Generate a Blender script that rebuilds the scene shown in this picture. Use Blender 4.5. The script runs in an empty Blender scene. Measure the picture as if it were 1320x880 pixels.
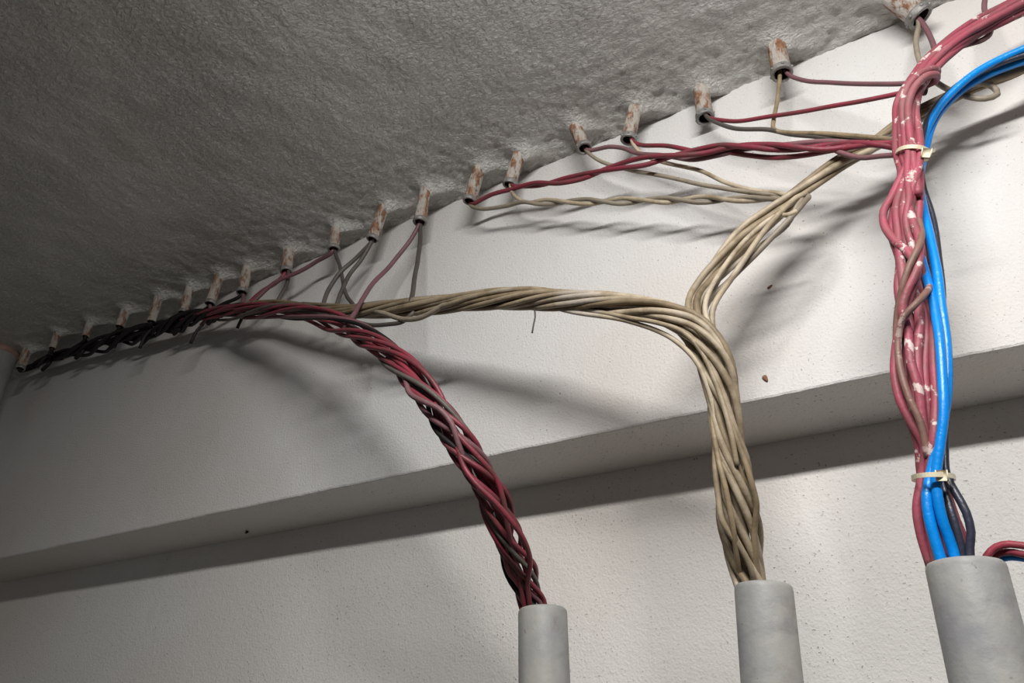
import bpy, bmesh, math, random
from mathutils import Vector, Matrix, noise as mn

random.seed(11)
SC = bpy.context.scene
COL = SC.collection
S = 0.7            # metres per camera distance unit
ZC = 1.45          # camera height above the floor
F = 950.0          # focal length in pixels of the 1320 px wide frame
H = 1.187          # ceiling above camera (units)
ZB = 0.520         # beam lower edge above camera (units)
SD = 0.155         # recess of the lower wall behind the beam (units)

# ------------------------------------------------------------------ camera
V1 = Vector((-1150 - 660, 960 - 440, F)); B_ = -1500.0
A_ = -(F * F + V1.y * B_) / V1.x
V2 = Vector((A_, B_, F))
RX = -V1.normalized(); RZ = V2.normalized(); RY = RZ.cross(RX)
def cam2w(v): return Vector((RX.dot(v), RY.dot(v), RZ.dot(v)))
CW = Vector((0, -1, 0))
def W(p): return Vector((p[0] * S, p[1] * S, p[2] * S + ZC))
def un(px, py, y):
    """world point seen at a pixel, at depth y (units) from the beam face"""
    d = cam2w(Vector((px - 660, py - 440, F)))
    return W(CW + d * ((y + 1) / d.y))
def unz(px, py, z=H):
    d = cam2w(Vector((px - 660, py - 440, F)))
    return W(CW + d * (z / d.z))
def depth(w):
    c = (w - W(CW)); f = cam2w(Vector((0, 0, 1)))
    return c.dot(f)
def px2m(w, px): return px * depth(w) / F

cd = bpy.data.cameras.new('camera'); co = bpy.data.objects.new('camera', cd); COL.objects.link(co)
cd.sensor_fit = 'HORIZONTAL'; cd.sensor_width = 36; cd.lens = 36 * F / 1320; cd.clip_start = 0.01
ex = cam2w(Vector((1, 0, 0))); ey = cam2w(Vector((0, -1, 0))); ez = cam2w(Vector((0, 0, -1)))
co.matrix_world = Matrix.Translation(W(CW)) @ Matrix((ex, ey, ez)).transposed().to_4x4()
SC.camera = co

# ------------------------------------------------------------------ materials
class NT:
    def __init__(s, name):
        s.m = bpy.data.materials.new(name); s.m.use_nodes = True
        s.t = s.m.node_tree; s.n = s.t.nodes; s.b = s.n['Principled BSDF']
        s.co = s.n.new('ShaderNodeTexCoord')
    def link(s, a, b): s.t.links.new(a, b)
    def noise(s, scale, detail=4, rough=.6, vec=None, dist=0.0):
        k = s.n.new('ShaderNodeTexNoise'); k.inputs['Scale'].default_value = scale
        k.inputs['Detail'].default_value = detail; k.inputs['Roughness'].default_value = rough
        k.inputs['Distortion'].default_value = dist
        s.link(vec or s.co.outputs['Object'], k.inputs['Vector']); return k.outputs['Fac']
    def mapped(s, scale):
        k = s.n.new('ShaderNodeMapping'); k.inputs['Scale'].default_value = scale
        s.link(s.co.outputs['Object'], k.inputs['Vector']); return k.outputs['Vector']
    def ramp(s, fac, a, b, ca=(0, 0, 0, 1), cb=(1, 1, 1, 1)):
        k = s.n.new('ShaderNodeValToRGB'); e = k.color_ramp.elements
        e[0].position = a; e[0].color = ca; e[1].position = b; e[1].color = cb
        s.link(fac, k.inputs['Fac']); return k.outputs['Color']
    def mix(s, fac, a, b, mode='MIX'):
        k = s.n.new('ShaderNodeMix'); k.data_type = 'RGBA'; k.blend_type = mode
        for v, i in ((fac, 0), (a, 6), (b, 7)):
            if isinstance(v, (int, float)): k.inputs[i].default_value = v
            elif isinstance(v, tuple): k.inputs[i].default_value = v if len(v) == 4 else v + (1,)
            else: s.link(v, k.inputs[i])
        return k.outputs[2]
    def math(s, op, a, b=0.0):
        k = s.n.new('ShaderNodeMath'); k.operation = op
        for v, i in ((a, 0), (b, 1)):
            if isinstance(v, (int, float)): k.inputs[i].default_value = v
            else: s.link(v, k.inputs[i])
        return k.outputs[0]
    def rnd(s):
        k = s.n.new('ShaderNodeObjectInfo'); return k.outputs['Random']
    def color(s, c):
        if isinstance(c, tuple): s.b.inputs['Base Color'].default_value = c if len(c) == 4 else c + (1,)
        else: s.link(c, s.b.inputs['Base Color'])
    def rough(s, r, spec=.5):
        s.b.inputs['Specular IOR Level'].default_value = spec
        if isinstance(r, (int, float)): s.b.inputs['Roughness'].default_value = r
        else: s.link(r, s.b.inputs['Roughness'])
    def bump(s, h, dist, strength=1.0):
        k = s.n.new('ShaderNodeBump'); k.inputs['Distance'].default_value = dist; k.inputs['Strength'].default_value = strength
        s.link(h, k.inputs['Height']); s.link(k.outputs['Normal'], s.b.inputs['Normal'])

def lin(r, g, b):
    f = lambda c: ((c / 255 + .055) / 1.055) ** 2.4 if c > 10 else c / 255 / 12.92
    return (f(r), f(g), f(b), 1)

def mat_wall(name, base, rough_tex):
    t = NT(name)
    tone = t.ramp(t.noise(2.2, 3, .5), .35, .65, lin(*base[0]), lin(*base[1]))
    specks = t.ramp(t.noise(330, 2, .5), .65, .72)
    mask = t.ramp(t.noise(14, 3, .6), .36, .60)
    c = t.mix(t.math('MULTIPLY', t.math('MULTIPLY', specks, mask), .75), tone, lin(92, 84, 76))
    smear = t.ramp(t.noise(30, 5, .7, t.mapped((1, 1, .35))), .55, .85)
    c = t.mix(t.math('MULTIPLY', smear, .16), c, lin(150, 138, 125))
    t.color(c); t.rough(.62, .3)
    h = t.math('ADD', t.math('MULTIPLY', t.noise(rough_tex[0], 5, .6), rough_tex[2]), t.noise(rough_tex[1], 3, .6))
    t.bump(h, rough_tex[3], 1.0)
    return t.m

def mat_ceiling():
    t = NT('ceiling_plaster')
    tone = t.ramp(t.noise(3, 4, .6), .3, .7, lin(192, 189, 182), lin(210, 208, 204))
    pits = t.ramp(t.noise(55, 3, .6), .68, .74)
    c = t.mix(t.math('MULTIPLY', pits, .22), tone, lin(110, 100, 88))
    t.color(c); t.rough(.38, .6)
    a = t.noise(165, 5, .62, t.mapped((.8, 1.25, 1)), .5)
    b = t.noise(24, 4, .6)
    patch = t.ramp(t.noise(5, 3, .5), .3, .7)
    h = t.math('ADD', t.math('MULTIPLY', a, t.math('ADD', t.math('MULTIPLY', patch, .6), .55)), t.math('MULTIPLY', b, 1.1))
    t.bump(h, .0085, 1.0)
    return t.m

def mat_wire(name, c1, c2, dirt, dirt_amt, flecks=0.0, rough=.5, spec=.4, grey=None, soot=None):
    t = NT(name)
    base = t.mix(t.rnd(), lin(*c1), lin(*c2))
    d = t.ramp(t.noise(38, 5, .65), .42, .66)
    c = t.mix(t.math('MULTIPLY', d, dirt_amt), base, lin(*dirt))
    if grey:
        g = t.ramp(t.noise(13, 3, .5), .52, .66)
        c = t.mix(t.math('MULTIPLY', g, .55), c, lin(*grey))
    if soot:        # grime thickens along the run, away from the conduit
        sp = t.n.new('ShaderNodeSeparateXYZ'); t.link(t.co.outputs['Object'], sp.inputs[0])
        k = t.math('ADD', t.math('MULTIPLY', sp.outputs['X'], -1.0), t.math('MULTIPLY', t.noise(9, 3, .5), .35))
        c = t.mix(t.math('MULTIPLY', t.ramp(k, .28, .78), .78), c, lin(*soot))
    if flecks:
        f = t.ramp(t.noise(48, 5, .68), .585, .625)
        c = t.mix(t.math('MULTIPLY', f, flecks), c, lin(222, 208, 200))
    t.color(c); t.rough(rough, spec)
    t.bump(t.noise(160, 4, .6), .0012, .5)
    return t.m

def mat_stub():
    t = NT('rusty_painted_steel')
    paint = t.ramp(t.noise(22, 4, .6), .3, .7, lin(156, 147, 137), lin(190, 184, 176))
    v = t.n.new('ShaderNodeVectorMath'); v.operation = 'ADD'
    t.link(t.mapped((120, 120, 42)), v.inputs[0])
    cmb = t.n.new('ShaderNodeCombineXYZ'); r10 = t.math('MULTIPLY', t.rnd(), 37.0)
    for i in range(3): t.link(r10, cmb.inputs[i])
    t.link(cmb.outputs[0], v.inputs[1])
    n = t.noise(1.0, 6, .62, v.outputs[0])
    rcol = t.ramp(t.noise(120, 4, .6), .3, .7, lin(98, 64, 46), lin(158, 118, 90))
    c = t.mix(t.ramp(n, .45, .58), paint, rcol)
    dark = t.ramp(t.noise(150, 3, .5), .63, .7)
    c = t.mix(t.math('MULTIPLY', dark, .6), c, lin(70, 62, 56))
    t.color(c); t.rough(.7, .3)
    t.bump(t.math('ADD', n, t.noise(210, 3, .6)), .0022, .8)
    return t.m

def mat_simple(name, c, rough=.5, spec=.4, var=None, scale=60, bump=0.0, metal=0.0):
    t = NT(name)
    t.color(t.ramp(t.noise(scale, 4, .6), .35, .65, lin(*c), lin(*(var or c)))); t.rough(rough, spec)
    t.b.inputs['Metallic'].default_value = metal
    if bump: t.bump(t.noise(scale * 3, 4, .6), bump, .6)
    return t.m

def mat_pvc(name='grey_conduit_plastic', stain=.35):
    t = NT(name)
    a = t.ramp(t.noise(16, 4, .6, t.mapped((1, 1, .9))), .40, .64, lin(160, 158, 152), lin(138, 138, 139))
    s = t.ramp(t.noise(30, 5, .65, t.mapped((.8, .8, 1.8))), .56, .72)
    c = t.mix(t.math('MULTIPLY', s, .5), a, lin(120, 119, 122))
    st = t.ramp(t.noise(21, 5, .7), .58, .72)
    c = t.mix(t.math('MULTIPLY', st, stain), c, lin(122, 104, 80))
    k = t.ramp(t.noise(190, 2, .5), .72, .76)
    c = t.mix(t.math('MULTIPLY', k, .6), c, lin(95, 84, 72))
    t.color(c); t.rough(.5, .35); t.bump(t.noise(110, 4, .6), .0012, .5)
    return t.m

M = {
    'wall': mat_wall('upper_wall_paint', ((206, 200, 194), (214, 213, 211)), (7, 320, 1.4, .0012)),
    'wall_low': mat_wall('light_boosted_lower_wall_paint', ((222, 216, 209), (230, 228, 224)), (110, 330, .8, .0011)),  # same wall, colour lightened to stand in for lamp light missing down here
    'ceiling': mat_ceiling(),
    'floor': mat_simple('concrete_floor', (150, 142, 130), .8, .2, (166, 158, 146), 12, .002),
    'beige': mat_wire('beige_wire_insulation', (188, 174, 152), (156, 141, 117), (112, 94, 70), .7, 0, .5, .35, (186, 178, 170)),
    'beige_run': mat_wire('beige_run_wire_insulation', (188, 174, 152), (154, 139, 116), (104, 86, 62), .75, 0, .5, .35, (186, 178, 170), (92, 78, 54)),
    'olive': mat_wire('grimy_beige_wire_insulation', (156, 138, 110), (132, 116, 92), (84, 70, 54), .7, 0, .5, .35),
    'red': mat_wire('red_wire_insulation', (148, 56, 70), (124, 46, 60), (84, 60, 56), .8, 0, .46, .4),
    'fleck': mat_wire('paint_flecked_red_wire_insulation', (162, 78, 93), (142, 62, 77), (112, 78, 74), .65, .75, .5, .35, (152, 114, 112)),
    'grey': mat_wire('dark_grey_wire_insulation', (92, 86, 80), (76, 70, 66), (58, 50, 44), .5, 0, .5, .4),
    'brown': mat_wire('dusty_brown_wire_insulation', (136, 100, 92), (130, 94, 86), (108, 84, 72), .8, .35),
    'black': mat_wire('sooty_black_wire_insulation', (30, 26, 26), (24, 22, 22), (48, 32, 34), .4, 0, .6, .3),
    'taupe': mat_wire('grey_wire_insulation', (152, 141, 124), (134, 124, 110), (96, 84, 68), .5, 0, .5, .4),
    'mauve': mat_wire('dusty_mauve_wire_insulation', (126, 88, 92), (112, 72, 80), (92, 76, 72), .6, 0, .5, .4),
    'blue': mat_wire('bright_blue_wire_insulation', (0, 138, 226), (2, 126, 214), (10, 96, 160), .25, 0, .32, .5),
    'navy': mat_wire('dark_navy_wire_insulation', (46, 50, 66), (54, 54, 66), (38, 36, 38), .4, 0, .36, .5),
    'stub': mat_stub(),
    'nut': mat_simple('galvanised_locknut', (150, 148, 145), .5, .5, (112, 108, 104), 90, .001, .25),
    'bore': mat_simple('dark_pipe_bore', (34, 31, 29), .85, .1, (22, 20, 19), 60),  # near-black colour for the inner faces of the stubs
    'pvc': mat_pvc(), 'pvc_rusty': mat_pvc('rust_smeared_conduit_plastic', .85),
    'tie': mat_simple('yellowed_nylon', (222, 212, 186), .4, .5, (206, 192, 160), 50),
    'flake': mat_simple('brown_flake', (150, 112, 92), .8, .2, (120, 88, 72), 200),
    'dark': mat_simple('black_speck', (30, 27, 24), .8, .2, (40, 36, 32), 200),
}

# ------------------------------------------------------------------ object helpers
def link_mesh(name, bm, mat, parent=None, smooth=True):
    me = bpy.data.meshes.new(name); bm.to_mesh(me); bm.free()
    o = bpy.data.objects.new(name, me); COL.objects.link(o)
    for m in (mat if isinstance(mat, (list, tuple)) else [mat]): me.materials.append(m)
    if smooth:
        for p in me.polygons: p.use_smooth = True
    if parent: o.parent = parent; o.matrix_parent_inverse = parent.matrix_world.inverted() if False else Matrix()
    return o
def tag(o, label=None, cat=None, group=None, kind=None):
    if label: o['label'] = label
    if cat: o['category'] = cat
    if group: o['group'] = group
    if kind: o['kind'] = kind
    return o
def empty(name, loc, label, cat, group=None):
    o = bpy.data.objects.new(name, None); COL.objects.link(o); o.location = loc; o.empty_display_size = .02
    return tag(o, label, cat, group)

def catmull(pts, step):
    """resample a polyline of Vectors (any dimension) as a smooth centripetal curve"""
    if len(pts) == 2: pts = [pts[0], (pts[0] + pts[1]) / 2, pts[1]]
    P = [pts[0] * 2 - pts[1]] + list(pts) + [pts[-1] * 2 - pts[-2]]
    out = []
    for i in range(1, len(P) - 2):
        p0, p1, p2, p3 = P[i - 1:i + 3]
        d = lambda a, b: max((Vector(b[:3]) - Vector(a[:3])).length, 1e-6) ** .5
        t0 = 0; t1 = t0 + d(p0, p1); t2 = t1 + d(p1, p2); t3 = t2 + d(p2, p3)
        n = max(2, int((Vector(p2[:3]) - Vector(p1[:3])).length / step))
        for k in range(n):
            t = t1 + (t2 - t1) * k / n
            a1 = p0 * ((t1 - t) / (t1 - t0)) + p1 * ((t - t0) / (t1 - t0))
            a2 = p1 * ((t2 - t) / (t2 - t1)) + p2 * ((t - t1) / (t2 - t1))
            a3 = p2 * ((t3 - t) / (t3 - t2)) + p3 * ((t - t2) / (t3 - t2))
            b1 = a1 * ((t2 - t) / (t2 - t0)) + a2 * ((t - t0) / (t2 - t0))
            b2 = a2 * ((t3 - t) / (t3 - t1)) + a3 * ((t - t1) / (t3 - t1))
            out.append(b1 * ((t2 - t) / (t2 - t1)) + b2 * ((t - t1) / (t2 - t1)))
    out.append(P[-2].copy())
    return out

def frames(pts, ref=Vector((.13, -1, .21))):
    T = []
    for i in range(len(pts)):
        a = pts[max(0, i - 1)]; b = pts[min(len(pts) - 1, i + 1)]
        T.append((b - a).normalized())
    n = ref - T[0] * ref.dot(T[0]); n.normalize(); out = []
    for t in T:
        n = n - t * n.dot(t); n.normalize()
        out.append((t, n.copy(), t.cross(n)))
    return out

def tube_bm(pts, r, sides=8, bm=None):
    bm = bm or bmesh.new(); fr = frames(pts); rings = []
    N = len(pts)
    for i, (p, (t, n, b)) in enumerate(zip(pts, fr)):
        rr = r[i] if isinstance(r, list) else r
        rings.append([bm.verts.new(p + (n * math.cos(2 * math.pi * k / sides) + b * math.sin(2 * math.pi * k / sides)) * rr) for k in range(sides)])
    for a, c in zip(rings, rings[1:]):
        for k in range(sides):
            bm.faces.new((a[k], a[(k + 1) % sides], c[(k + 1) % sides], c[k]))
    bm.faces.new(list(reversed(rings[0]))); bm.faces.new(rings[-1])
    return bm

def lathe_bm(base, axis, prof, sides=28, jitter=0.0, bm=None, close=False, hexn=None):
    """prof: list of (distance along the axis, radius)"""
    bm = bm or bmesh.new(); axis = axis.normalized()
    n = axis.orthogonal().normalized(); b = axis.cross(n); rings = []
    for (d, r) in prof:
        ring = []
        for k in range(sides):
            a = 2 * math.pi * k / sides
            v = n * math.cos(a) + b * math.sin(a)
            p = base + axis * d + v * r
            if jitter: p = p + v * (mn.noise(p * 160) * jitter)
            ring.append(bm.verts.new(p))
        rings.append(ring)
    for a, c in zip(rings, rings[1:]):
        for k in range(sides):
            bm.faces.new((a[k], a[(k + 1) % sides], c[(k + 1) % sides], c[k]))
    if close:
        for k in range(sides):
            bm.faces.new((rings[-1][k], rings[-1][(k + 1) % sides], rings[0][(k + 1) % sides], rings[0][k]))
    bmesh.ops.recalc_face_normals(bm, faces=bm.faces)
    return bm

def fix_origin(o):
    me = o.data; c = Vector()
    for v in me.vertices: c += v.co
    c /= len(me.vertices); me.transform(Matrix.Translation(-c))
    o.location = o.location + c
    return o

# ------------------------------------------------------------------ setting
X0, X1, Y0 = -4.4, 1.6, -3.4     # units
def box(name, a, b, mat, kind='structure'):
    bm = bmesh.new(); bmesh.ops.create_cube(bm, size=1)
    for v in bm.verts:
        v.co = Vector(((a[i] + b[i]) / 2 + v.co[i] * (b[i] - a[i])) for i in range(3))
    o = link_mesh(name, bm, mat, smooth=False); tag(o, kind=kind); return o

def wall_grid(name, y, z0, z1, mat, soffit):
    """upper wall: the face of a beam with a softly worn lower edge, its underside and the back, one solid"""
    bm = bmesh.new(); rows = []
    x = X0
    while x <= X1 + 1e-6:
        wob = mn.noise(Vector((x * 9, 0, 3))) * .0022 + mn.noise(Vector((x * 60, 5, 0))) * .0010
        e = .004
        prof = [(y, z1), (y, z0 + .25), (y, z0 + .04), (y, z0 + e + wob), (y + e * .35, z0 + e * .3 + wob), (y + e, z0 + wob), (y + .05, z0), (y + soffit, z0 - .001), (y + soffit + .12, z0 - .001), (y + soffit + .12, z1)]
        rows.append([bm.verts.new(W((x, q[0], q[1]))) for q in prof]); x += .012
    n = len(rows[0])
    for a, c in zip(rows, rows[1:]):
        for k in range(n):
            bm.faces.new((a[k], a[(k + 1) % n], c[(k + 1) % n], c[k]))
    bm.faces.new(rows[0]); bm.faces.new(list(reversed(rows[-1])))
    bmesh.ops.recalc_face_normals(bm, faces=bm.faces)
    o = link_mesh(name, bm, mat, smooth=False); return tag(o, kind='structure')
zf = -ZC / S
wall_grid('wall_upper', 0, ZB, H + .08, M['wall'], SD)
w2 = box('wall_lower', W((X0, SD, zf)), W((X1, SD + .12, ZB - .001)), M['wall_low'])
box('floor', W((X0, Y0, zf - .05)), W((X1, SD + .12, zf)), M['floor'])

# stub table: base pixel, tip pixel, pipe width px, collar width px (0 = none), ring, label
STUBS = [
    ((1146, -8), (1187, 22), 29, 34, 1, 'thick rusty conduit stub at the ceiling edge beside the red bundle, rightmost of the row'),
    ((1000, 54), (1008, 95), 23, 28, 1, 'rust-streaked conduit stub with grey collar, beige wire dropping straight down from it'),
    ((903, 110), (909, 152), 20, 24, 1, 'heavily rusted conduit stub, third from right, red and grey wires leaving side by side'),
    ((820, 134), (810, 180), 18, 21, 1, 'orange-rusted conduit stub leaning left, fourth from right, just above the red twisted wires'),
    ((740, 160), (753, 191), 16, 20, 1, 'white-painted conduit stub tilting right, fifth from right, clean of rust'),
    ((671, 194), (657, 238), 17, 19, 1, 'rusted conduit stub sixth from right, upper of the close leaning pair'),
    ((620, 211), (605, 259), 16, 18, 1, 'rust-streaked long conduit stub seventh from right, lower of the close leaning pair'),
    ((550, 240), (541, 286), 15, 18, 1, 'rusted conduit stub eighth from right with two dark wires forking below it'),
    ((497, 262), (480, 308), 14, 16, 1, 'slanted rust-flecked conduit stub ninth from right with two parallel dark wires'),
    ((434, 289), (430, 321), 13, 16, 1, 'short pale conduit stub tenth from right whose wires spread left and down'),
    ((373, 318), (369, 350), 14, 16, 1, 'short brown-stained conduit stub eleventh from right, red wire leaving it'),
    ((320, 340), (312, 377), 13, 15, 1, 'pale conduit stub twelfth from right, its end just above the red bundle'),
    ((284, 352), (271, 391), 12, 14, 1, 'pale conduit stub thirteenth from right, leaning over the dark tangle'),
    ((246, 366), (236, 403), 11, 13, 1, 'brownish conduit stub fourteenth from right along the ceiling edge'),
    ((206, 379), (195, 415), 11, 12, 0, 'rust-spotted conduit stub fifteenth from right, touching the black tangle'),
    ((164, 396), (154, 421), 11, 12, 0, 'orange-stained conduit stub sixteenth from right in the dark corner'),
    ((117, 412), (110, 434), 9, 10, 0, 'small grey conduit stub seventeenth from right in the dark corner'),
    ((75, 426), (67, 449), 9, 10, 0, 'small grey conduit stub eighteenth from right in the dark corner'),
    ((37, 447), (26, 475), 11, 12, 1, 'leftmost thin conduit stub with pale open end beside the wide box'),
]
TIPS = []; BASES = []; AX = []
for i, (b, t, w, cw, ring, lab) in enumerate(STUBS):
    base = unz(*b); ybase = base.y / S
    tip = un(t[0], t[1], min(ybase + (.0 if i > 0 else .02), -.03))
    TIPS.append(tip); BASES.append(base); AX.append((tip - base).normalized())

def ceil_z(x, y):
    """lower face of the plaster: rough, thicker at the corner, heaped round each stub (metres)"""
    p = Vector((x, y, 0)); near = math.exp(-(-y) / .055)
    d = mn.noise(p * 20) * .0012 + mn.noise(p * 75) * .0008 + near * (mn.noise(p * 45 + Vector((3, 1, 0))) * .005 + mn.noise(p * 115) * .0026 + .003)
    for q, r in MOUNDS:
        dx, dy = x - q.x, y - q.y; rr = math.hypot(dx, dy)
        if rr < .14:
            d += .011 * math.exp(-(rr / (r * 1.5)) ** 2)
            # ridge of plaster running from the stub to the corner on its right
            u = (dx * .80 + dy * .6); v = (-dx * .6 + dy * .80)
            if u > 0: d += .010 * math.exp(-(v / .010) ** 2) * math.exp(-(u / .045) ** 2)
    return ZC + H * S - d
MOUNDS = [(b, px2m(b, s[2]) / 2) for b, s in zip(BASES, STUBS)]
def build_ceiling():
    bm = bmesh.new()
    ys = []; y = .01
    while y > -.16: ys.append(y); y -= .0032
    while y > -.6: ys.append(y); y -= .012
    while y > Y0 * S: ys.append(y); y -= .1
    ys.append(Y0 * S)
    xs = []; x = X0 * S
    while x < X1 * S: xs.append(x); x += .0038 if (x > -1.2 and x < .3) else (.006 if x > -2.1 and x < -1.1 else .03)
    xs.append(X1 * S)
    cache = sorted(MOUNDS, key=lambda m: m[0].x)
    grid = []
    for x in xs:
        loc = [m for m in cache if abs(m[0].x - x) < .14]
        globals()['MOUNDS'] = loc
        grid.append([bm.verts.new((x, y, ceil_z(x, y))) for y in ys])
    globals()['MOUNDS'] = cache
    for a, c in zip(grid, grid[1:]):
        for k in range(len(ys) - 1):
            bm.faces.new((a[k], a[k + 1], c[k + 1], c[k]))
    top = ZC + H * S + .06     # close it into a slab
    bd = [e for e in bm.edges if e.is_boundary]
    ret = bmesh.ops.extrude_edge_only(bm, edges=bd)
    for v in ret['geom']:
        if isinstance(v, bmesh.types.BMVert): v.co.z = top
    bmesh.ops.holes_fill(bm, edges=[e for e in bm.edges if e.is_boundary])
    bmesh.ops.recalc_face_normals(bm, faces=bm.faces)
    o = link_mesh('ceiling', bm, M['ceiling']); tag(o, kind='structure')
build_ceiling()

# ------------------------------------------------------------------ conduit stubs
for i, (b, t, w, cw, ring, lab) in enumerate(STUBS):
    base, tip, ax = BASES[i], TIPS[i], AX[i]
    L = (tip - base).length; r = px2m(base, w) / 2; rc = px2m(tip, cw) / 2
    root = empty('conduit_stub', base, lab, 'conduit', 'conduit stubs along the ceiling edge')
    up = -.03
    prof = [(up, r), (L * .3, r), (L * .55, r), (L * .8, r), (L - .001, r), (L, r * .95), (L, r * .78), (L * .7, r * .76), (L * .45, r * .76)]
    bm = bmesh.new()
    lathe_bm(Vector(), ax, prof, 24, .0012, bm)
    for f in bm.faces:
        d = f.calc_center_median(); q = d.dot(ax); rad = (d - ax * q).length
        f.material_index = 1 if rad < r * .8 else 0
    vs = [v for v in bm.verts if abs(v.co.dot(ax) - L * .45) < .004 and (v.co - ax * v.co.dot(ax)).length < r * .85]
    ff = bmesh.ops.contextual_create(bm, geom=vs)
    for f in ff['faces']: f.material_index = 1
    link_mesh('pipe', bm, [M['stub'], M['bore']], root)
    if ring:
        th = r * .62
        prof = [(L - th, r * .98), (L - th, rc * .97), (L - th * .8, rc), (L + .0006, rc), (L + .0014, rc * .96), (L + .0014, r * .84), (L - th * .4, r * .80), (L - th, r * .80)]
        bm = lathe_bm(Vector(), ax, prof, 24, .0008, close=True)
        nut = link_mesh('locknut', bm, M['nut'], root)
        if i < 5:
            bm = bmesh.new(); n = ax.orthogonal().normalized(); bb = ax.cross(n)
            for k in range(6):
                a = k * math.pi / 3 + i
                v = n * math.cos(a) + bb * math.sin(a)
                c = ax * (L - th * .45) + v * rc
                res = bmesh.ops.create_uvsphere(bm, u_segments=8, v_segments=6, radius=rc * .14)
                for q in res['verts']: q.co = q.co + c
            link_mesh('lug', bm, M['nut'], nut)

# wide conduit cut by the left edge of the view
b0 = unz(2, 452); t0 = un(-34, 540, b0.y / S)
root = empty('conduit_pipe', b0, 'wide grey painted conduit with pinkish stained top, cut by the left edge', 'conduit')
ax = (t0 - b0); L = ax.length; r = px2m(b0, 40) / 2
link_mesh('pipe', lathe_bm(Vector(), ax, [(-.03, r), (L * .5, r), (L, r), (L, r * .85), (L * .4, r * .85)], 28, .001), M['pvc'], root)
link_mesh('collar', lathe_bm(Vector(), ax, [(0, r), (0, r * 1.08), (.018, r * 1.08), (.018, r)], 28, .001), mat_simple('pink_stained_paint', (150, 118, 106), .7, .3, (170, 140, 128), 60), root)

# ------------------------------------------------------------------ standing conduits
PIPES = []
def big_pipe(top_px, bot_px, w, y, lab):
    top = un(top_px[0], top_px[1], y)
    q = un(bot_px[0], bot_px[1], y)
    d = (q - top).normalized(); d = Vector((d.x, d.y * .5, d.z)).normalized()
    L = (top.z - .004) / -d.z
    r = px2m(top, w) / 2
    foot = top + d * L
    root = empty('conduit_pipe', foot, lab, 'conduit', 'standing conduits under the bundles')
    off = top - foot; ax = -d
    prof = [(0, r), (L * .3, r), (L * .6, r), (L - .05, r), (L - .004, r), (L - .0012, r * .985), (L, r * .95), (L, r * .88), (L - .01, r * .86), (L - .12, r * .86)]
    bm = bmesh.new(); lathe_bm(Vector(), ax, prof, 48, .0006, bm)
    vs = [v for v in bm.verts if abs(v.co.dot(ax) - (L - .12)) < .003 and (v.co - ax * v.co.dot(ax)).length < r * .92]
    bmesh.ops.contextual_create(bm, geom=vs)
    link_mesh('pipe', bm, M['pvc_rusty' if w < 70 else 'pvc'], root)
    PIPES.append((top, d, r))
big_pipe((699.5, 786), (702, 880), 63, -.06, 'slim upright grey conduit with rusty smears, holding the red and grey twisted bundle')
big_pipe((984, 756), (995, 880), 73, -.10, 'upright grey conduit holding the beige twisted bundle, middle of three')
big_pipe((1244, 728), (1280, 880), 93, -.16, 'widest upright grey conduit holding the red, blue and black wires')

# ------------------------------------------------------------------ wires
def P(path, step=.006):
    return catmull([un(*p) for p in path], step)
def wire(path, mat, px, label, group=None, name='wire', cat='wire', sides=8, tipi=None):
    """one loose wire: pixel path with depth, thickness in pixels at its middle"""
    w = [un(*p) for p in path]
    if tipi is not None:
        t, a = TIPS[tipi], AX[tipi]; side = (w[0] - t); side = side - a * side.dot(a)
        rr = px2m(t, STUBS[tipi][2]) * .5 * .55
        if side.length > rr: side = side.normalized() * rr
        w = [t - a * .016 + side * .6, t + a * .002 + side] + w[1:]
    pts = catmull(w, .006)
    r = px2m(pts[len(pts) // 2], px) / 2
    sd = random.random() * 50
    pts = [p + Vector((mn.noise(p * 22 + Vector((sd, 0, 0))), mn.noise(p * 22 + Vector((0, sd, 0))), mn.noise(p * 22 + Vector((0, 0, sd))))) * r * .35 for p in pts]
    o = link_mesh(name, tube_bm(pts, r, sides), mat); fix_origin(o)
    return tag(o, label, cat, group)

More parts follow.
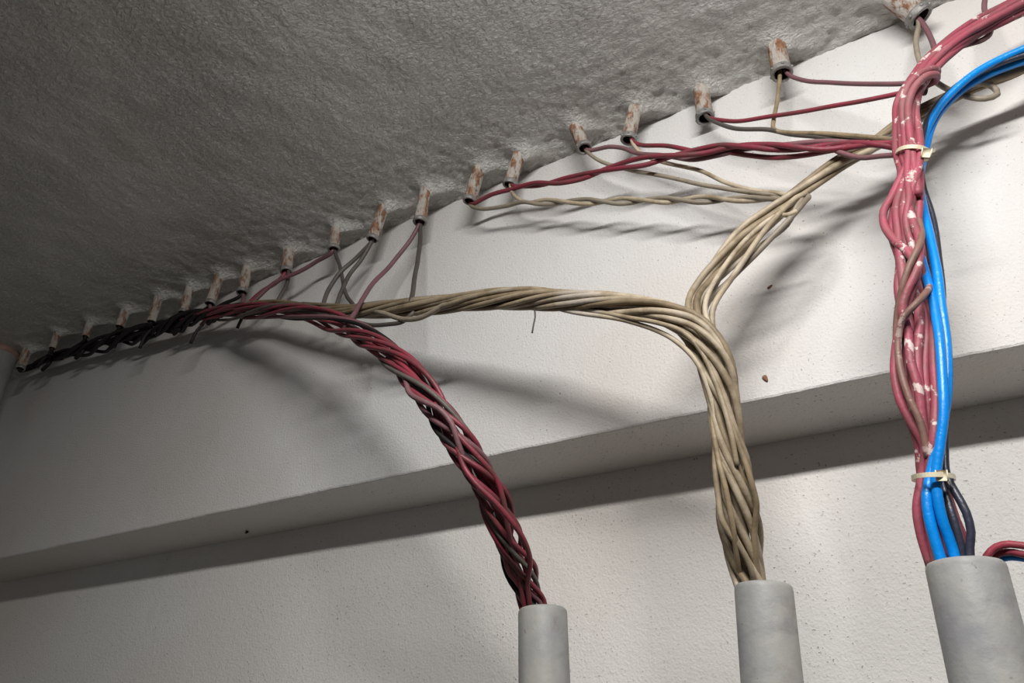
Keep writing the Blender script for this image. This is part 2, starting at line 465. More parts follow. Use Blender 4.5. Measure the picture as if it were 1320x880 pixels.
def bundle(name, path, n, mats, px, turns, label, cat='wire bundle', group=None, hand=1, seed=0, ranges=None, messy=.5, wpx=None, fill=1.0):
    """path: (px, py, depth, width px). n strands twisted round it, each its own part"""
    rnd = random.Random(seed)
    ctr4 = []
    for p in path:
        w = un(p[0], p[1], p[2]); ctr4.append(Vector((w.x, w.y, w.z, px2m(w, p[3]) / 2)))
    c4 = catmull(ctr4, .005)
    c = [Vector(v[:3]) for v in c4]; R = [v[3] for v in c4]
    fr = frames(c); s = [0.0]
    for a, b in zip(c, c[1:]):      # the lay gets longer where the run is stretched out along the wall
        m_ = (a - W(CW)).normalized(); d_ = b - a
        s.append(s[-1] + ((d_ - m_ * d_.dot(m_)).length * 1.0 + d_.length * .05) / depth(a))
    tot = s[-1]
    wr = px2m(c[len(c) // 2], wpx or px) / 2
    root = empty(name, c[0], label, cat, group)
    # packing
    inner = 0 if n <= 5 else max(1, round(n * .28))
    slots = [(k / max(1, inner) * 2 * math.pi, .34 if inner > 1 else .05) for k in range(inner)] + [(k / (n - inner) * 2 * math.pi, 1.0) for k in range(n - inner)]
    for i, (a0, rad) in enumerate(slots):
        f0, f1 = (0, 1) if not ranges else ranges(i, rnd)
        k0 = rnd.uniform(.85, 1.15); sd = rnd.uniform(0, 90); pts = []
        for j in range(len(c)):
            u = s[j] / tot
            if u < f0 or u > f1: continue
            q = Vector((u * turns * 1.6 + sd, sd * 1.7, .5))
            th = a0 + hand * 2 * math.pi * turns * u + messy * 1.5 * mn.noise(q)
            rr = max(R[j] - wr, 0) * fill * (rad + messy * .55 * mn.noise(q * 1.3 + Vector((0, 9, 4))))
            t, nn, b = fr[j]
            pts.append(c[j] + (nn * math.cos(th) + b * math.sin(th)) * rr)
        if len(pts) < 4: continue
        o = link_mesh('wire', tube_bm([p - root.location for p in pts], wr * rnd.uniform(.94, 1.06), 8), mats[i % len(mats)] if not callable(mats) else mats(i, rnd), root)
    return root

# --- red bundle rising from the left conduit, running along to the dark corner
RB = [(688, 800, -.06, 34), (685, 776, -.06, 36), (672, 735, -.095, 40), (655, 690, -.14, 40), (630, 630, -.195, 42), (600, 580, -.235, 38), (572, 540, -.255, 38), (546, 503, -.265, 38),
      (520, 472, -.26, 34), (490, 447, -.245, 32), (455, 426, -.22, 32), (420, 410, -.20, 30), (380, 402, -.17, 26), (330, 400, -.13, 24), (290, 403, -.10, 22), (262, 408, -.082, 18), (235, 412, -.07, 10)]
REDL = bundle('wire_bundle', RB, 11, [M['red'], M['grey'], M['red'], M['red'], M['black'], M['mauve'], M['red'], M['grey'], M['red'], M['red'], M['red']], 7, 3.1,
       'twisted red and dark grey wire bundle curving down into the left conduit', hand=-1, seed=4,
       ranges=lambda i, r: (0, 1 - r.random() * .12 * (i > 3)), messy=.62, wpx=5.2)
TB = [(350, 398, -.085, 14), (300, 402, -.08, 20), (262, 408, -.075, 24), (225, 416, -.07, 24), (190, 428, -.066, 24), (150, 438, -.062, 24), (115, 448, -.058, 20), (85, 457, -.055, 16), (58, 464, -.05, 11), (36, 472, -.05, 7)]
bundle('wire_bundle', TB, 9, [M['black']], 6, 3.2, 'black grimy tangle of twisted wires in the dark left corner under the stubs', hand=-1, seed=21,
       ranges=lambda i, r: (r.random() * .25, 1 - r.random() * .35 * (i > 3)), messy=1.1, wpx=4.6)
# --- beige bundle rising from the middle conduit, then left to the dark corner
BB = [(972, 775, -.10, 40), (967, 745, -.10, 42), (958, 705, -.115, 48), (949, 655, -.135, 54), (943, 600, -.155, 50), (936, 555, -.17, 42), (930, 510, -.18, 42), (917, 462, -.19, 46), (893, 425, -.195, 42), (855, 403, -.20, 32),
      (800, 393, -.20, 32), (740, 388, -.195, 31), (680, 385, -.185, 31), (620, 387, -.17, 26), (560, 393, -.15, 24), (500, 398, -.13, 24), (450, 402, -.115, 20), (400, 398, -.10, 18), (350, 394, -.085, 16), (300, 398, -.075, 14), (255, 406, -.065, 9)]
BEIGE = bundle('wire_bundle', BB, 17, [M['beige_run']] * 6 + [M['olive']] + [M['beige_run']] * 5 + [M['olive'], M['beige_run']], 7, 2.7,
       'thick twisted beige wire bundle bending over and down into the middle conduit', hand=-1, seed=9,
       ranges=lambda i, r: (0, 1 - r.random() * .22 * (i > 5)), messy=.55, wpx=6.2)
# --- beige branch from the bend up to the right
CB = [(938, 545, -.155, 34), (925, 470, -.17, 34), (897, 395, -.165, 30), (908, 372, -.15, 34), (930, 341, -.135, 34), (962, 303, -.12, 32), (1000, 271, -.11, 26), (1040, 240, -.11, 22), (1085, 208, -.10, 22), (1130, 184, -.095, 22), (1172, 155, -.09, 22),
      (1215, 131, -.085, 22), (1260, 108, -.08, 22), (1300, 94, -.075, 22), (1345, 75, -.07, 22), (1480, 28, -.06, 22), (1640, -20, -.06, 22)]
bundle('wire_bundle', CB, 6, [M['beige'], M['beige'], M['olive']], 8, 2.0,
       'twisted beige wire branch climbing to the right edge behind the red bundle', hand=1, seed=3, messy=.5, wpx=8.5)

def strand(path, mat, px, label=None, jit=.3, root=None):
    root = root or globals()['root']
    pts = P(path, .005); r = px2m(pts[len(pts) // 2], px) / 2
    sd = random.random() * 60
    pts = [p + Vector((mn.noise(p * 25 + Vector((sd, 0, 0))), mn.noise(p * 25 + Vector((0, sd, 0))), mn.noise(p * 25 + Vector((0, 0, sd))))) * r * jit - root.location for p in pts]
    o = link_mesh('wire', tube_bm(pts, r, 10), mat, root)
    if label: o['label'] = label
# strands that stray from the twist
strand([(700, 393, -.185), (735, 402, -.195), (770, 407, -.20), (805, 413, -.205), (845, 426, -.205), (872, 440, -.205), (900, 470, -.205), (918, 520, -.19), (924, 560, -.18)], M['beige'], 6.5, root=BEIGE)
strand([(735, 396, -.19), (770, 402, -.20), (810, 409, -.21), (850, 417, -.215), (880, 428, -.215), (905, 455, -.21), (925, 500, -.20), (940, 550, -.19), (950, 600, -.175)], M['beige'], 6.5, root=BEIGE)
strand([(940, 540, -.185), (955, 580, -.175), (968, 620, -.165), (975, 650, -.15), (972, 685, -.135), (974, 720, -.12), (980, 760, -.10)], M['olive'], 8, root=BEIGE)
strand([(922, 560, -.18), (922, 600, -.175), (926, 640, -.165), (930, 668, -.16), (944, 692, -.15), (960, 715, -.135), (970, 740, -.12), (974, 765, -.10)], M['beige'], 8, root=BEIGE)
strand([(918, 500, -.185), (919, 545, -.185), (926, 590, -.18), (936, 630, -.175), (944, 670, -.16), (950, 710, -.14), (956, 760, -.10)], M['olive'], 7.5, root=BEIGE)
strand([(590, 575, -.255), (597, 600, -.245), (612, 622, -.235), (636, 645, -.215), (658, 670, -.19), (676, 695, -.16), (684, 722, -.13), (680, 752, -.10), (684, 790, -.07)], M['red'], 7, root=REDL)
strand([(560, 520, -.27), (590, 560, -.26), (620, 592, -.235), (640, 618, -.21), (650, 650, -.19), (655, 680, -.17), (660, 705, -.14), (668, 740, -.11), (678, 790, -.07)], M['red'], 7, root=REDL)
strand([(500, 462, -.255), (522, 488, -.275), (529, 508, -.285), (546, 518, -.288), (566, 527, -.28), (582, 545, -.27), (592, 575, -.255), (602, 602, -.235), (618, 632, -.205), (634, 660, -.175)], M['mauve'], 7.5, root=REDL)
strand([(655, 690, -.15), (652, 715, -.135), (656, 735, -.12), (668, 752, -.10), (680, 775, -.07), (684, 795, -.06)], M['red'], 7, root=REDL)
G1 = 'loose wires from the stubs'
# hook leads: from stubs four to seven along the wall, round behind the branch and down its front
def down(o):
    base = [(1033, 261, -.126), (1003, 284, -.136), (966, 318, -.146), (934, 354, -.16), (907, 394, -.178), (915, 440, -.178), (930, 500, -.175)]
    ph = {-8: 2.9, 0: 1.5, 7: .5, 13: 4.6}[o]
    return [(x + 9 * math.cos(ph - k * .75) + 2, y + 6 * math.cos(ph - k * .75), d - .011 * math.sin(ph - k * .75)) for k, (x, y, d) in enumerate(base)]
tw = lambda x0, x1, n, ph, a, y0, y1, d0, d1: [(x0 + (x1 - x0) * k / n, y0 + (y1 - y0) * k / n + a * math.sin(k * 1.25 + ph), (d0 + (d1 - d0) * k / n) - .006 * math.cos(k * 1.25 + ph)) for k in range(n + 1)]
wire([(606, 264, -.06), (620, 269, -.06), (650, 266, -.06)] + tw(675, 960, 14, 0, 3.4, 261, 257, -.06, -.075) + [(1000, 257, -.085), (1030, 252, -.09), (1043, 253, -.115)] + down(0), M['taupe'], 6.6,
     'grey-beige wire from the lower leaning stub, looping round the beige branch', G1, tipi=6)
wire([(657, 242, -.06), (663, 252, -.06)] + tw(682, 960, 14, math.pi, 3.4, 261, 256, -.06, -.075) + [(1005, 254, -.085), (1028, 248, -.09), (1038, 250, -.115)] + down(-8), M['beige'], 6.6,
     'beige wire from the upper leaning stub, twisted with its neighbour toward the branch', G1, tipi=5)
wire([(757, 196, -.06), (773, 207, -.06), (800, 216, -.06), (860, 228, -.065), (905, 238, -.07), (960, 247, -.08), (1010, 252, -.09), (1034, 256, -.115), (1026, 268, -.14)] + down(7)[1:], M['taupe'], 6.4,
     'thin grey-beige wire sagging rightward from the white tilted stub below red twist', G1, tipi=4)
wire([(813, 184, -.055), (826, 197, -.06), (845, 206, -.06), (900, 219, -.065), (935, 235, -.07), (970, 245, -.08), (1005, 249, -.09), (1036, 260, -.12), (1020, 276, -.145)] + down(13)[1:], M['beige'], 6.4,
     'ochre wire leaving the orange-rusted fourth stub, sloping to the beige branch', G1, tipi=3)

# red run along the wall from stubs four to seven
def twr(x0, x1, n, ph, a, ys, d0, d1, fr=1.2):
    out = []
    for k in range(n + 1):
        u = k / n; i = min(int(u * (len(ys) - 1)), len(ys) - 2); v = u * (len(ys) - 1) - i
        out.append((x0 + (x1 - x0) * u, ys[i] * (1 - v) + ys[i + 1] * v + a * math.sin(k * fr + ph), d0 + (d1 - d0) * u - .007 * math.cos(k * fr + ph)))
    return out
RYS = [236, 228, 213, 197, 192, 190, 188, 188, 190]
wire([(609, 261, -.06), (632, 252, -.062), (658, 244, -.064)] + twr(690, 1160, 15, 0, 4.5, RYS, -.066, -.145) + [(1176, 200, -.17), (1172, 235, -.18)], M['red'], 7,
     'red wire starting grey at the lower leaning stub, lowest start of the red twist', G1, tipi=6)
wire([(662, 242, -.062), (675, 240, -.064)] + twr(700, 1160, 14, 2.6, 4.5, RYS, -.066, -.14) + [(1178, 204, -.165), (1180, 240, -.18)], M['red'], 7,
     'red wire from the upper leaning stub, twisting along the wall to the red bundle', G1, tipi=5)
wire([(758, 194, -.06), (766, 193, -.06), (785, 189, -.062), (802, 191, -.06), (818, 197, -.06), (850, 200, -.07), (872, 203, -.08), (895, 206, -.085), (925, 200, -.09), (960, 192, -.095), (1010, 186, -.105), (1070, 182, -.12), (1120, 186, -.135), (1162, 188, -.15), (1180, 203, -.17)], M['mauve'], 6.6,
     'dull mauve wire arching from the white tilted stub into the red twist', G1, tipi=4)
wire([(814, 181, -.055), (828, 187, -.06), (862, 188, -.07), (900, 196, -.08), (930, 195, -.09), (965, 200, -.095), (1000, 203, -.105), (1040, 199, -.115), (1085, 192, -.125), (1130, 186, -.14), (1164, 184, -.15), (1180, 200, -.17)], M['red'], 6.6,
     'crimson wire from the orange-rusted fourth stub, dipping lowest within the red twist', G1, tipi=3)
wire([(1060, 187, -.115), (1085, 197, -.125), (1110, 203, -.135), (1135, 201, -.145), (1163, 198, -.16), (1180, 190, -.165)], M['mauve'], 7,
     'short mauve wire bowing below the red twist just left of the upper tie', G1)
# stub three
wire([(917, 155, -.06), (945, 156, -.065), (1000, 149, -.08), (1060, 139, -.10), (1110, 130, -.115), (1168, 118, -.13), (1185, 112, -.13)], M['red'], 6,
     'red wire rising gently rightward from the heavily rusted third stub', G1, tipi=2)
wire([(916, 158, -.06), (945, 165, -.065), (990, 167, -.075), (1020, 173, -.08), (1060, 177, -.085), (1100, 178, -.09), (1140, 178, -.10), (1165, 168, -.10)], M['grey'], 6,
     'dark grey wire running almost level from the heavily rusted third stub', G1, tipi=2)
# stub two
wire([(1005, 98, -.06), (1002, 128, -.065), (997, 155, -.07), (998, 167, -.075), (1015, 171, -.08), (1060, 172, -.09), (1100, 176, -.10), (1140, 178, -.115), (1156, 179, -.12), (1158, 175, -.105), (1140, 172, -.09)], M['olive'], 6,
     'ochre wire dropping from the second stub then bending right over the red twist', G1, tipi=1)
wire([(1017, 98, -.06), (1035, 103, -.065), (1070, 106, -.08), (1110, 108, -.10), (1150, 108, -.12), (1180, 107, -.13)], M['mauve'], 6,
     'mauve wire running level from the second stub to the knot of red bundle', G1, tipi=1)
# stub one
wire([(1184, 32, -.05), (1181, 52, -.055), (1184, 74, -.06), (1194, 94, -.07), (1215, 112, -.075), (1245, 124, -.08), (1270, 127, -.08), (1286, 121, -.075), (1280, 111, -.075), (1260, 107, -.09), (1235, 117, -.10), (1205, 135, -.10)], M['taupe'], 7.4,
     'grey-beige wire from the rightmost stub making a small loop by the blue wires', G1, tipi=0)
wire([(1189, 31, -.05), (1199, 46, -.06), (1204, 62, -.07), (1202, 80, -.09), (1194, 100, -.12), (1190, 120, -.125)], M['mauve'], 7.4,
     'mauve wire curving from the rightmost stub into the knot of the red bundle', G1, tipi=0)
wire([(1271, -12, -.04), (1269, 10, -.05), (1272, 22, -.06), (1276, 34, -.08), (1276, 45, -.09), (1262, 54, -.10), (1240, 60, -.105), (1215, 75, -.11)], M['mauve'], 7,
     'mauve wire hanging from above and hooking into the red bundle near top right', G1)
# stub eight
wire([(540, 289, -.06), (530, 308, -.065), (505, 340, -.08), (478, 368, -.12), (464, 392, -.15), (455, 408, -.19), (447, 420, -.225), (440, 427, -.20)], M['mauve'], 6,
     'dark mauve wire curving left from the eighth stub across the beige bundle to red one', G1, tipi=7)
wire([(543, 290, -.06), (541, 315, -.07), (537, 345, -.10), (533, 368, -.13), (530, 388, -.155)], M['grey'], 6,
     'dark wire dropping nearly straight from the eighth stub onto the beige bundle', G1, tipi=7)
# stub nine
wire([(480, 312, -.06), (462, 330, -.065), (438, 352, -.075), (424, 372, -.085), (416, 394, -.095)], M['grey'], 5.6,
     'dark wire from the ninth stub, left one of its parallel pair', G1, tipi=8)
wire([(478, 313, -.06), (466, 333, -.065), (450, 355, -.075), (440, 376, -.09), (433, 398, -.10)], M['grey'], 5.6,
     'dark wire from the ninth stub, right one of its parallel pair', G1, tipi=8)
# stub ten
wire([(427, 323, -.06), (408, 337, -.062), (385, 350, -.07), (360, 361, -.08), (342, 374, -.085), (325, 390, -.09), (310, 400, -.085)], M['mauve'], 5.4,
     'dark mauve wire swinging far left from the tenth stub to the red bundle', G1, tipi=9)
wire([(433, 324, -.06), (438, 342, -.065), (442, 362, -.075), (446, 380, -.09), (458, 396, -.12)], M['grey'], 5.2,
     'dark wire hanging from the tenth stub, crossing behind the ninth stub pair', G1, tipi=9)
# stub eleven
wire([(366, 352, -.06), (356, 364, -.065), (340, 374, -.075), (326, 386, -.08), (312, 400, -.08)], M['red'], 5.4,
     'dark red wire from the eleventh stub slanting left to the red bundle', G1, tipi=10)
wire([(372, 352, -.06), (370, 366, -.065), (362, 380, -.075), (354, 394, -.08)], M['grey'], 5,
     'dark wire from the eleventh stub dropping down to the beige bundle end', G1, tipi=10)
# further stubs: short leads into the tangle
for i, (dx, what) in enumerate(((-28, 'twelfth'), (-26, 'thirteenth'), (-24, 'fourteenth'), (-22, 'fifteenth'), (-20, 'sixteenth'), (-18, 'seventeenth'), (-14, 'eighteenth'))):
    k = 11 + i; tx, ty = STUBS[k][1]
    wire([(tx - 1, ty + 2, -.055), (tx + dx * .35, ty + 9, -.062), (tx + dx * .8, ty + 14, -.068), (tx + dx * 1.4, ty + 24, -.068)], M['black'], 4.8,
         'short dark wire bending left from the %s stub into the black tangle' % what, G1, tipi=k)
    wire([(tx + 2, ty + 2, -.055), (tx + 1, ty + 10, -.062), (tx - 4, ty + 20, -.072), (tx - 12, ty + 28, -.068)], M['mauve'] if i < 2 else M['black'], 4.8,
         'short dark wire dropping from the %s stub into the black tangle' % what, G1, tipi=k)
wire([(29, 477, -.05), (42, 474, -.05), (58, 466, -.055), (80, 462, -.055)], M['black'], 4.6,
     'short dark wire running right from the leftmost stub into the black tangle', G1, tipi=18)
# loose ends poking from the tangle
for (x, y, l) in ((312, 408, 'under the twelfth stub'), (252, 428, 'below the black tangle under the thirteenth stub'), (186, 434, 'below the black tangle, furthest left')):
    wire([(x + 10, y - 10, -.085), (x + 2, y - 2, -.09), (x - 3, y + 8, -.09), (x - 6, y + 15, -.088)], M['black'], 4,
         'short cut wire end poking down %s' % l, 'cut wire ends')
# taped wire sagging below the beige bundle
wire([(450, 404, -.12), (458, 414, -.13), (475, 419, -.135), (500, 418, -.14), (518, 415, -.145), (526, 409, -.15), (536, 400, -.145)], M['grey'], 5.6,
     'dark wire sagging in a shallow loop just below the beige bundle, left part', 'loops under the beige bundle')
wire([(480, 400, -.135), (500, 405, -.142), (520, 411, -.15), (540, 410, -.155), (558, 402, -.16), (572, 393, -.165), (590, 392, -.168)], M['taupe'], 7,
     'grey-beige taped wire sagging under the beige bundle beside the dark one', 'loops under the beige bundle')

# --- red bundle on the right: individually placed strands of one bundle
root = empty('wire_bundle', un(1215, 715, -.16), 'thick red wire bundle flecked with white paint, falling to the widest conduit', 'wire bundle')
Z = -.16
K = M['fleck']
top = lambda o, d: [(1168 + o, 250, d), (1172 + o, 222, d), (1168 + o * 1.05, 197, d + .005), (1166 + o, 165, d + .01), (1168 + o, 132, d + .02), (1182 + o * .8, 102, d + .03), (1208 + o * .5, 72 + o * .5, d + .045), (1250, 40 + o * .8, d + .06), (1290, 17 + o * .7, d + .07), (1335, -6 + o * .7, d + .08), (1480, -66 + o * .7, d + .09), (1640, -120 + o * .7, d + .09)]
# 1 leftmost bulging strand that bows out and back
strand([(1200, 730, Z), (1187, 690, Z - .005), (1182, 655, Z - .01), (1188, 617, Z - .012), (1192, 575, Z - .02), (1176, 545, Z - .025), (1160, 515, Z - .03), (1153, 480, Z - .032), (1157, 440, Z - .032), (1166, 405, Z - .035), (1176, 372, Z - .04), (1181, 345, Z - .042), (1170, 325, Z - .035), (1152, 308, Z - .03), (1140, 290, Z - .025), (1139, 272, Z - .022), (1150, 252, Z - .02), (1163, 225, Z - .02), (1176, 197, Z - .02), (1177, 165, Z - .012), (1181, 130, Z), (1190, 104, Z + .01), (1212, 76, Z + .03), (1250, 47, Z + .05), (1290, 24, Z + .06), (1335, 2, Z + .07), (1480, -58, Z + .08), (1640, -112, Z + .08)], K, 9.5)
strand([(1218, 735, Z), (1207, 690, Z + .01), (1200, 640, Z), (1190, 617, Z), (1184, 570, Z - .012), (1170, 530, Z - .02), (1168, 490, Z - .024), (1168, 440, Z - .024), (1162, 400, Z - .02), (1157, 370, Z - .02), (1160, 335, Z - .02), (1150, 300, Z - .02)] + top(-11, Z - .012), K, 9.5)
strand([(1222, 735, Z + .01), (1212, 680, Z + .015), (1200, 620, Z + .005), (1194, 580, Z - .01), (1184, 540, Z - .022), (1178, 500, Z - .024), (1178, 450, Z - .022), (1172, 410, Z - .02), (1166, 375, Z - .026), (1163, 340, Z - .03), (1158, 300, Z - .026), (1156, 270, Z - .024)] + top(-4, Z - .02)[1:], K, 10)
strand([(1228, 735, Z), (1215, 690, Z + .012), (1206, 640, Z + .004), (1198, 605, Z - .006), (1190, 560, Z - .02), (1186, 510, Z - .03), (1183, 460, Z - .03), (1186, 410, Z - .03), (1180, 380, Z - .022), (1172, 345, Z - .022), (1168, 300, Z - .03), (1164, 270, Z - .03)] + top(3, Z - .026)[1:], K, 10)
strand([(1236, 735, Z + .008), (1226, 690, Z + .018), (1214, 640, Z + .01), (1204, 605, Z + .0), (1199, 560, Z - .016), (1195, 510, Z - .024), (1193, 460, Z - .024), (1194, 415, Z - .02), (1190, 385, Z - .01), (1181, 350, Z - .014), (1177, 310, Z - .026), (1174, 270, Z - .028)] + top(9, Z - .02)[1:], K, 10)
strand([(1212, 735, Z - .008), (1199, 690, Z - .004), (1192, 650, Z - .01), (1194, 617, Z - .016), (1202, 570, Z - .03), (1206, 520, Z - .03), (1204, 470, Z - .03), (1202, 430, Z - .026), (1198, 395, Z - .014), (1184, 360, Z - .02), (1183, 320, Z - .02), (1184, 280, Z - .02)] + top(14, Z - .012)[1:], K, 9.5)
# 7 strand that crosses over the front from right to left
strand([(1198, 590, Z - .02), (1190, 545, Z - .028), (1184, 500, Z - .034), (1174, 465, Z - .036), (1170, 430, Z - .036), (1163, 400, Z - .044), (1170, 375, Z - .048), (1182, 350, Z - .05), (1186, 325, Z - .046), (1184, 305, Z - .04), (1178, 290, Z - .036), (1172, 262, Z - .032), (1178, 235, Z - .03), (1186, 205, Z - .024), (1184, 170, Z - .016), (1180, 135, Z - .008), (1192, 108, Z + .006), (1222, 74, Z + .03), (1262, 44, Z + .05), (1300, 26, Z + .06), (1340, 8, Z + .07), (1480, -50, Z + .08), (1640, -104, Z + .08)], K, 9.5)
# 8 two brown dusty strands looping over the front
strand([(1196, 590, -.185), (1186, 545, -.195), (1171, 510, -.2), (1160, 470, -.202), (1158, 435, -.202), (1165, 408, -.212), (1178, 394, -.216), (1191, 380, -.208), (1199, 368, -.185), (1197, 350, -.16), (1190, 320, -.15), (1184, 290, -.155)], M['brown'], 9)
strand([(1160, 520, -.18), (1156, 470, -.185), (1155, 430, -.19), (1157, 400, -.198), (1163, 370, -.21), (1172, 342, -.216), (1182, 322, -.216), (1188, 306, -.205), (1186, 292, -.185), (1180, 272, -.18), (1175, 245, -.186), (1180, 215, -.18), (1184, 190, -.175)], M['brown'], 9)
strand([(1240, 735, Z + .01), (1243, 700, Z + .005), (1232, 670, Z + .012), (1222, 640, Z + .012), (1212, 610, Z + .006), (1208, 575, Z - .006), (1210, 530, Z - .014), (1208, 470, Z - .012), (1204, 420, Z - .01), (1196, 380, Z - .006), (1190, 340, Z - .01), (1186, 300, Z - .012), (1182, 260, Z - .016)] + top(6, Z - .004)[1:], M['fleck'], 9.5)
strand([(1222, 660, Z + .02), (1206, 630, Z + .014), (1195, 600, Z), (1186, 565, Z - .004), (1176, 525, Z - .01), (1174, 480, Z - .012), (1177, 440, Z - .012), (1183, 405, Z - .012), (1190, 372, Z - .016), (1187, 340, Z - .03), (1176, 315, Z - .034), (1168, 285, Z - .034), (1172, 255, Z - .034), (1170, 222, Z - .03), (1172, 197, Z - .028), (1174, 165, Z - .02), (1180, 125, Z - .01), (1200, 97, Z + .0), (1206, 92, Z + .02), (1196, 104, Z + .03), (1180, 128, Z + .02)], K, 9.5)
# two turns of the knot at the top
strand([(1176, 245, Z - .025), (1170, 210, Z - .02), (1166, 170, Z - .02), (1164, 135, Z - .02), (1172, 108, Z - .018), (1188, 92, Z - .015), (1204, 88, Z - .005), (1208, 95, Z + .015), (1196, 104, Z + .03), (1182, 112, Z + .03)], K, 9.5)
strand([(1184, 250, Z - .03), (1178, 210, Z - .026), (1173, 170, Z - .026), (1171, 138, Z - .026), (1180, 112, Z - .024), (1194, 98, Z - .02), (1206, 96, Z - .006), (1205, 104, Z + .015), (1190, 112, Z + .03)], K, 9.5)

# blue and navy wires
GB = 'blue and black wires beside the red bundle'
wire([(1222, 745, -.175), (1209, 705, -.18), (1198, 670, -.185), (1194, 640, -.187), (1198, 612, -.186), (1208, 575, -.188), (1218, 530, -.19), (1221, 490, -.19), (1219, 440, -.188), (1213, 390, -.185), (1206, 340, -.18), (1198, 300, -.17), (1191, 270, -.155), (1186, 240, -.135), (1187, 205, -.12), (1194, 170, -.115), (1212, 136, -.115), (1242, 105, -.115), (1280, 80, -.11), (1340, 56, -.105), (1480, 14, -.10), (1640, -30, -.10)], M['blue'], 10.5,
     'bright blue wire running right of the red bundle, on top as it arcs upper right', GB, sides=10)
wire([(1237, 745, -.17), (1226, 705, -.175), (1214, 668, -.185), (1209, 640, -.19), (1208, 612, -.192), (1212, 575, -.196), (1216, 530, -.2), (1216, 490, -.2), (1212, 440, -.198), (1203, 395, -.19), (1193, 350, -.18), (1184, 312, -.16), (1180, 280, -.14), (1184, 240, -.125), (1192, 195, -.11), (1208, 150, -.105), (1240, 116, -.10), (1280, 93, -.095), (1340, 72, -.09), (1480, 26, -.08), (1640, -22, -.08)], M['blue'], 10,
     'bright blue wire nearer the red strands, right of its twin below the lower tie', GB, sides=10)
wire([(1252, 745, -.17), (1250, 705, -.172), (1252, 685, -.175), (1246, 660, -.178), (1232, 635, -.178), (1221, 612, -.172), (1218, 570, -.165), (1216, 510, -.155), (1213, 440, -.15), (1214, 370, -.145), (1209, 320, -.14), (1201, 275, -.135), (1190, 238, -.135), (1186, 200, -.13), (1192, 165, -.12), (1208, 134, -.112), (1235, 110, -.11), (1275, 88, -.105), (1340, 64, -.10), (1480, 20, -.09), (1640, -28, -.09)], M['navy'], 8,
     'black wire bowing out furthest right just above the widest conduit', GB, sides=10)
wire([(1242, 745, -.165), (1238, 705, -.17), (1230, 672, -.175), (1222, 645, -.175), (1214, 617, -.17), (1210, 570, -.155), (1210, 500, -.145), (1208, 430, -.14), (1200, 360, -.13), (1192, 300, -.125), (1185, 240, -.12), (1187, 195, -.115), (1200, 155, -.105), (1225, 124, -.10), (1265, 99, -.095), (1340, 72, -.085), (1480, 30, -.075), (1640, -16, -.075)], M['navy'], 8,
     'black wire between the blue wires and the bowed black wire at the conduit', GB, sides=10)
# wires leaving the wide conduit to the right edge
GR = 'wires arching out at the right edge'
wire([(1262, 745, -.13), (1272, 718, -.13), (1285, 706, -.132), (1303, 702, -.135), (1340, 708, -.14), (1420, 740, -.15), (1500, 790, -.15)], M['red'], 10, 'red wire arching over beside the widest conduit, upper of the pair at right edge', GR, sides=10)
wire([(1268, 745, -.12), (1277, 722, -.12), (1290, 712, -.125), (1306, 711, -.13), (1342, 722, -.14), (1420, 752, -.15), (1500, 802, -.15)], M['red'], 9.5, 'red wire arching beside the widest conduit, lower of the pair at right edge', GR, sides=10)
wire([(1275, 740, -.115), (1284, 724, -.115), (1298, 719, -.12), (1312, 719, -.125), (1345, 726, -.13), (1420, 758, -.14), (1500, 812, -.14)], M['blue'], 8, 'short blue wire under the red arching wires at the right edge', GR, sides=10)

# ------------------------------------------------------------------ cable ties
def tie(px, py, y, wpx, dpx, wid, tilt, lab, headpx, tail, flat=.7):
    c = un(px, py, y); rx = px2m(c, wpx) / 2; ry = px2m(c, dpx) / 2; h = px2m(c, wid) / 2
    root = empty('cable_tie', c, lab, 'cable tie', 'cable ties on the red bundle')
    vd = (c - W(CW)).normalized(); ex_ = cam2w(Vector((1, tilt, 0))); ex_ = (ex_ - vd * ex_.dot(vd)).normalized(); fy = Vector((vd.x, vd.y, vd.z * flat)); fy = (fy - ex_ * fy.dot(ex_)).normalized(); up = ex_.cross(fy)
    bm = bmesh.new(); rings = []
    for k in range(40):
        a = 2 * math.pi * k / 40
        o_ = ex_ * math.cos(a); q = fy * math.sin(a)
        rings.append([bm.verts.new(o_ * (rx + d) + q * (ry + d) + up * z) for d, z in ((0, -h), (.0012, -h), (.0012, h), (0, h))])
    for k in range(40):
        a, b = rings[k], rings[(k + 1) % 40]
        for j in range(4): bm.faces.new((a[j], a[(j + 1) % 4], b[(j + 1) % 4], b[j]))
    bmesh.ops.recalc_face_normals(bm, faces=bm.faces)
    link_mesh('strap', bm, M['tie'], root, smooth=False)
    hx = un(headpx[0], headpx[1], y - ry / S * .8) - c
    bm = bmesh.new(); bmesh.ops.create_cube(bm, size=1)
    for v in bm.verts: v.co = hx + ex_ * v.co.x * h * 3.6 + up * v.co.y * h * 3.4 + fy * v.co.z * h * 2.6
    bmesh.ops.bevel(bm, geom=list(bm.edges), offset=h * .5, segments=2, affect='EDGES')
    link_mesh('head', bm, M['tie'], root)
    t = [hx] + [un(q[0], q[1], y - ry / S * q[2]) - c for q in tail]
    pts = catmull(t, .003)
    bm = bmesh.new(); rows = []
    for p in pts: rows.append([bm.verts.new(p + up * a + fy * b) for a, b in ((-h * .8, 0), (h * .8, 0), (h * .8, .001), (-h * .8, .001))])
    for a, b in zip(rows, rows[1:]):
        for j in range(4): bm.faces.new((a[j], a[(j + 1) % 4], b[(j + 1) % 4], b[j]))
    bm.faces.new(rows[0]); bm.faces.new(rows[-1]); bmesh.ops.recalc_face_normals(bm, faces=bm.faces)
    link_mesh('tail', bm, M['tie'], root, smooth=False)
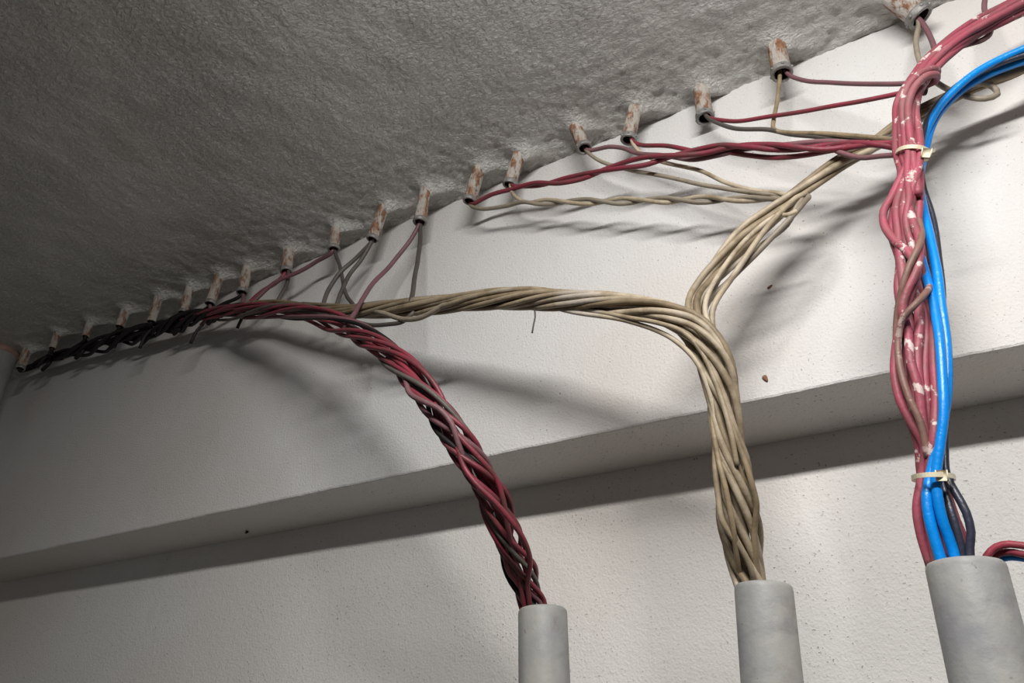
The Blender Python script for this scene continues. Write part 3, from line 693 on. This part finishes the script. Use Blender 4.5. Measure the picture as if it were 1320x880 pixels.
tie(1177, 199, -.165, 38, 62, 5, .06, 'whitish cable tie round the upper red bundle where red twist joins', (1194, 198), [(1199, 196, .7), (1206, 193, .5)], .45)
tie(1203, 616, -.172, 46, 86, 6, -.02, 'yellowed cable tie round red and blue wires above the widest conduit', (1214, 613), [(1222, 620, .6), (1224, 628, .1), (1217, 634, -.3)])

# ------------------------------------------------------------------ small things on the walls
def flake(px, py, y, l, w, ang, mat, name, lab, cat, plane='wall', tilt=.5):
    c = un(px, py, y) if plane == 'wall' else unz(px, py, ZB - .002)
    s_ = px2m(c, 1); bm = bmesh.new(); bmesh.ops.create_icosphere(bm, subdivisions=2, radius=1)
    e1 = cam2w(Vector((math.cos(ang), math.sin(ang), 0))).normalized()
    nrm = Vector((0, -1, 0)) if plane == 'wall' else Vector((0, 0, -1))
    e1 = (e1 - nrm * e1.dot(nrm)).normalized(); e2 = nrm.cross(e1)
    for v in bm.verts:
        k = 1 + .25 * mn.noise(v.co * 2.3 + Vector((px, 0, 0))); x_ = v.co.x
        v.co = e1 * x_ * l * s_ / 2 * k + e2 * v.co.y * w * s_ / 2 * (1 - .45 * x_) * k + nrm * (v.co.z * .0014 + .0012 + .001 * tilt * x_)
    o = link_mesh(name, bm, mat); o.location = c; tag(o, lab, cat)
flake(987, 488, 0, 11, 6, .95, M['flake'], 'paint_flake', 'small brown flake stuck on the wall right of the beige bundle', 'flake')
flake(168, 732, 0, 9, 3.5, 2.0, M['dark'], 'insect', 'tiny dark insect on the shadowed beam underside, left one', 'insect', 'soffit')
flake(318, 685, 0, 9, 3.5, 2.0, M['dark'], 'insect', 'tiny dark insect on the shadowed beam underside, right one', 'insect', 'soffit')
flake(993, 370, 0, 8, 3, -.4, M['flake'], 'paint_flake', 'thin dark paint chip on the wall right of the beige branch', 'flake')
wire([(689, 398, -.19), (690, 408, -.192), (688, 418, -.192), (686, 429, -.193)], M['grey'], 2.2, 'short dark thread hanging below the beige bundle', None, 'thread', 'thread', 6)

# ------------------------------------------------------------------ light
# a ceiling tube lamp running parallel to the wall, above and in front of it, tipped down toward the floor line
ld = bpy.data.lights.new('tube_lamp', 'AREA'); ld.shape = 'RECTANGLE'; ld.size = .64; ld.size_y = .055
ld.energy = 15.2; ld.color = (1, .99, .975)
o = bpy.data.objects.new('tube_lamp', ld); COL.objects.link(o); o.location = W((.20, -1.27, 1.04))
o.rotation_euler = Vector((0, .68, -.73)).to_track_quat('-Z', 'Y').to_euler()
wd = bpy.data.worlds.new('world'); SC.world = wd; wd.use_nodes = True
bg = wd.node_tree.nodes['Background']; bg.inputs[0].default_value = (.93, .96, 1, 1); bg.inputs[1].default_value = .075

SC.view_settings.view_transform = 'Standard'; SC.view_settings.look = 'None'
SC.view_settings.exposure = 0; SC.view_settings.gamma = 1; SC.view_settings.use_curve_mapping = False
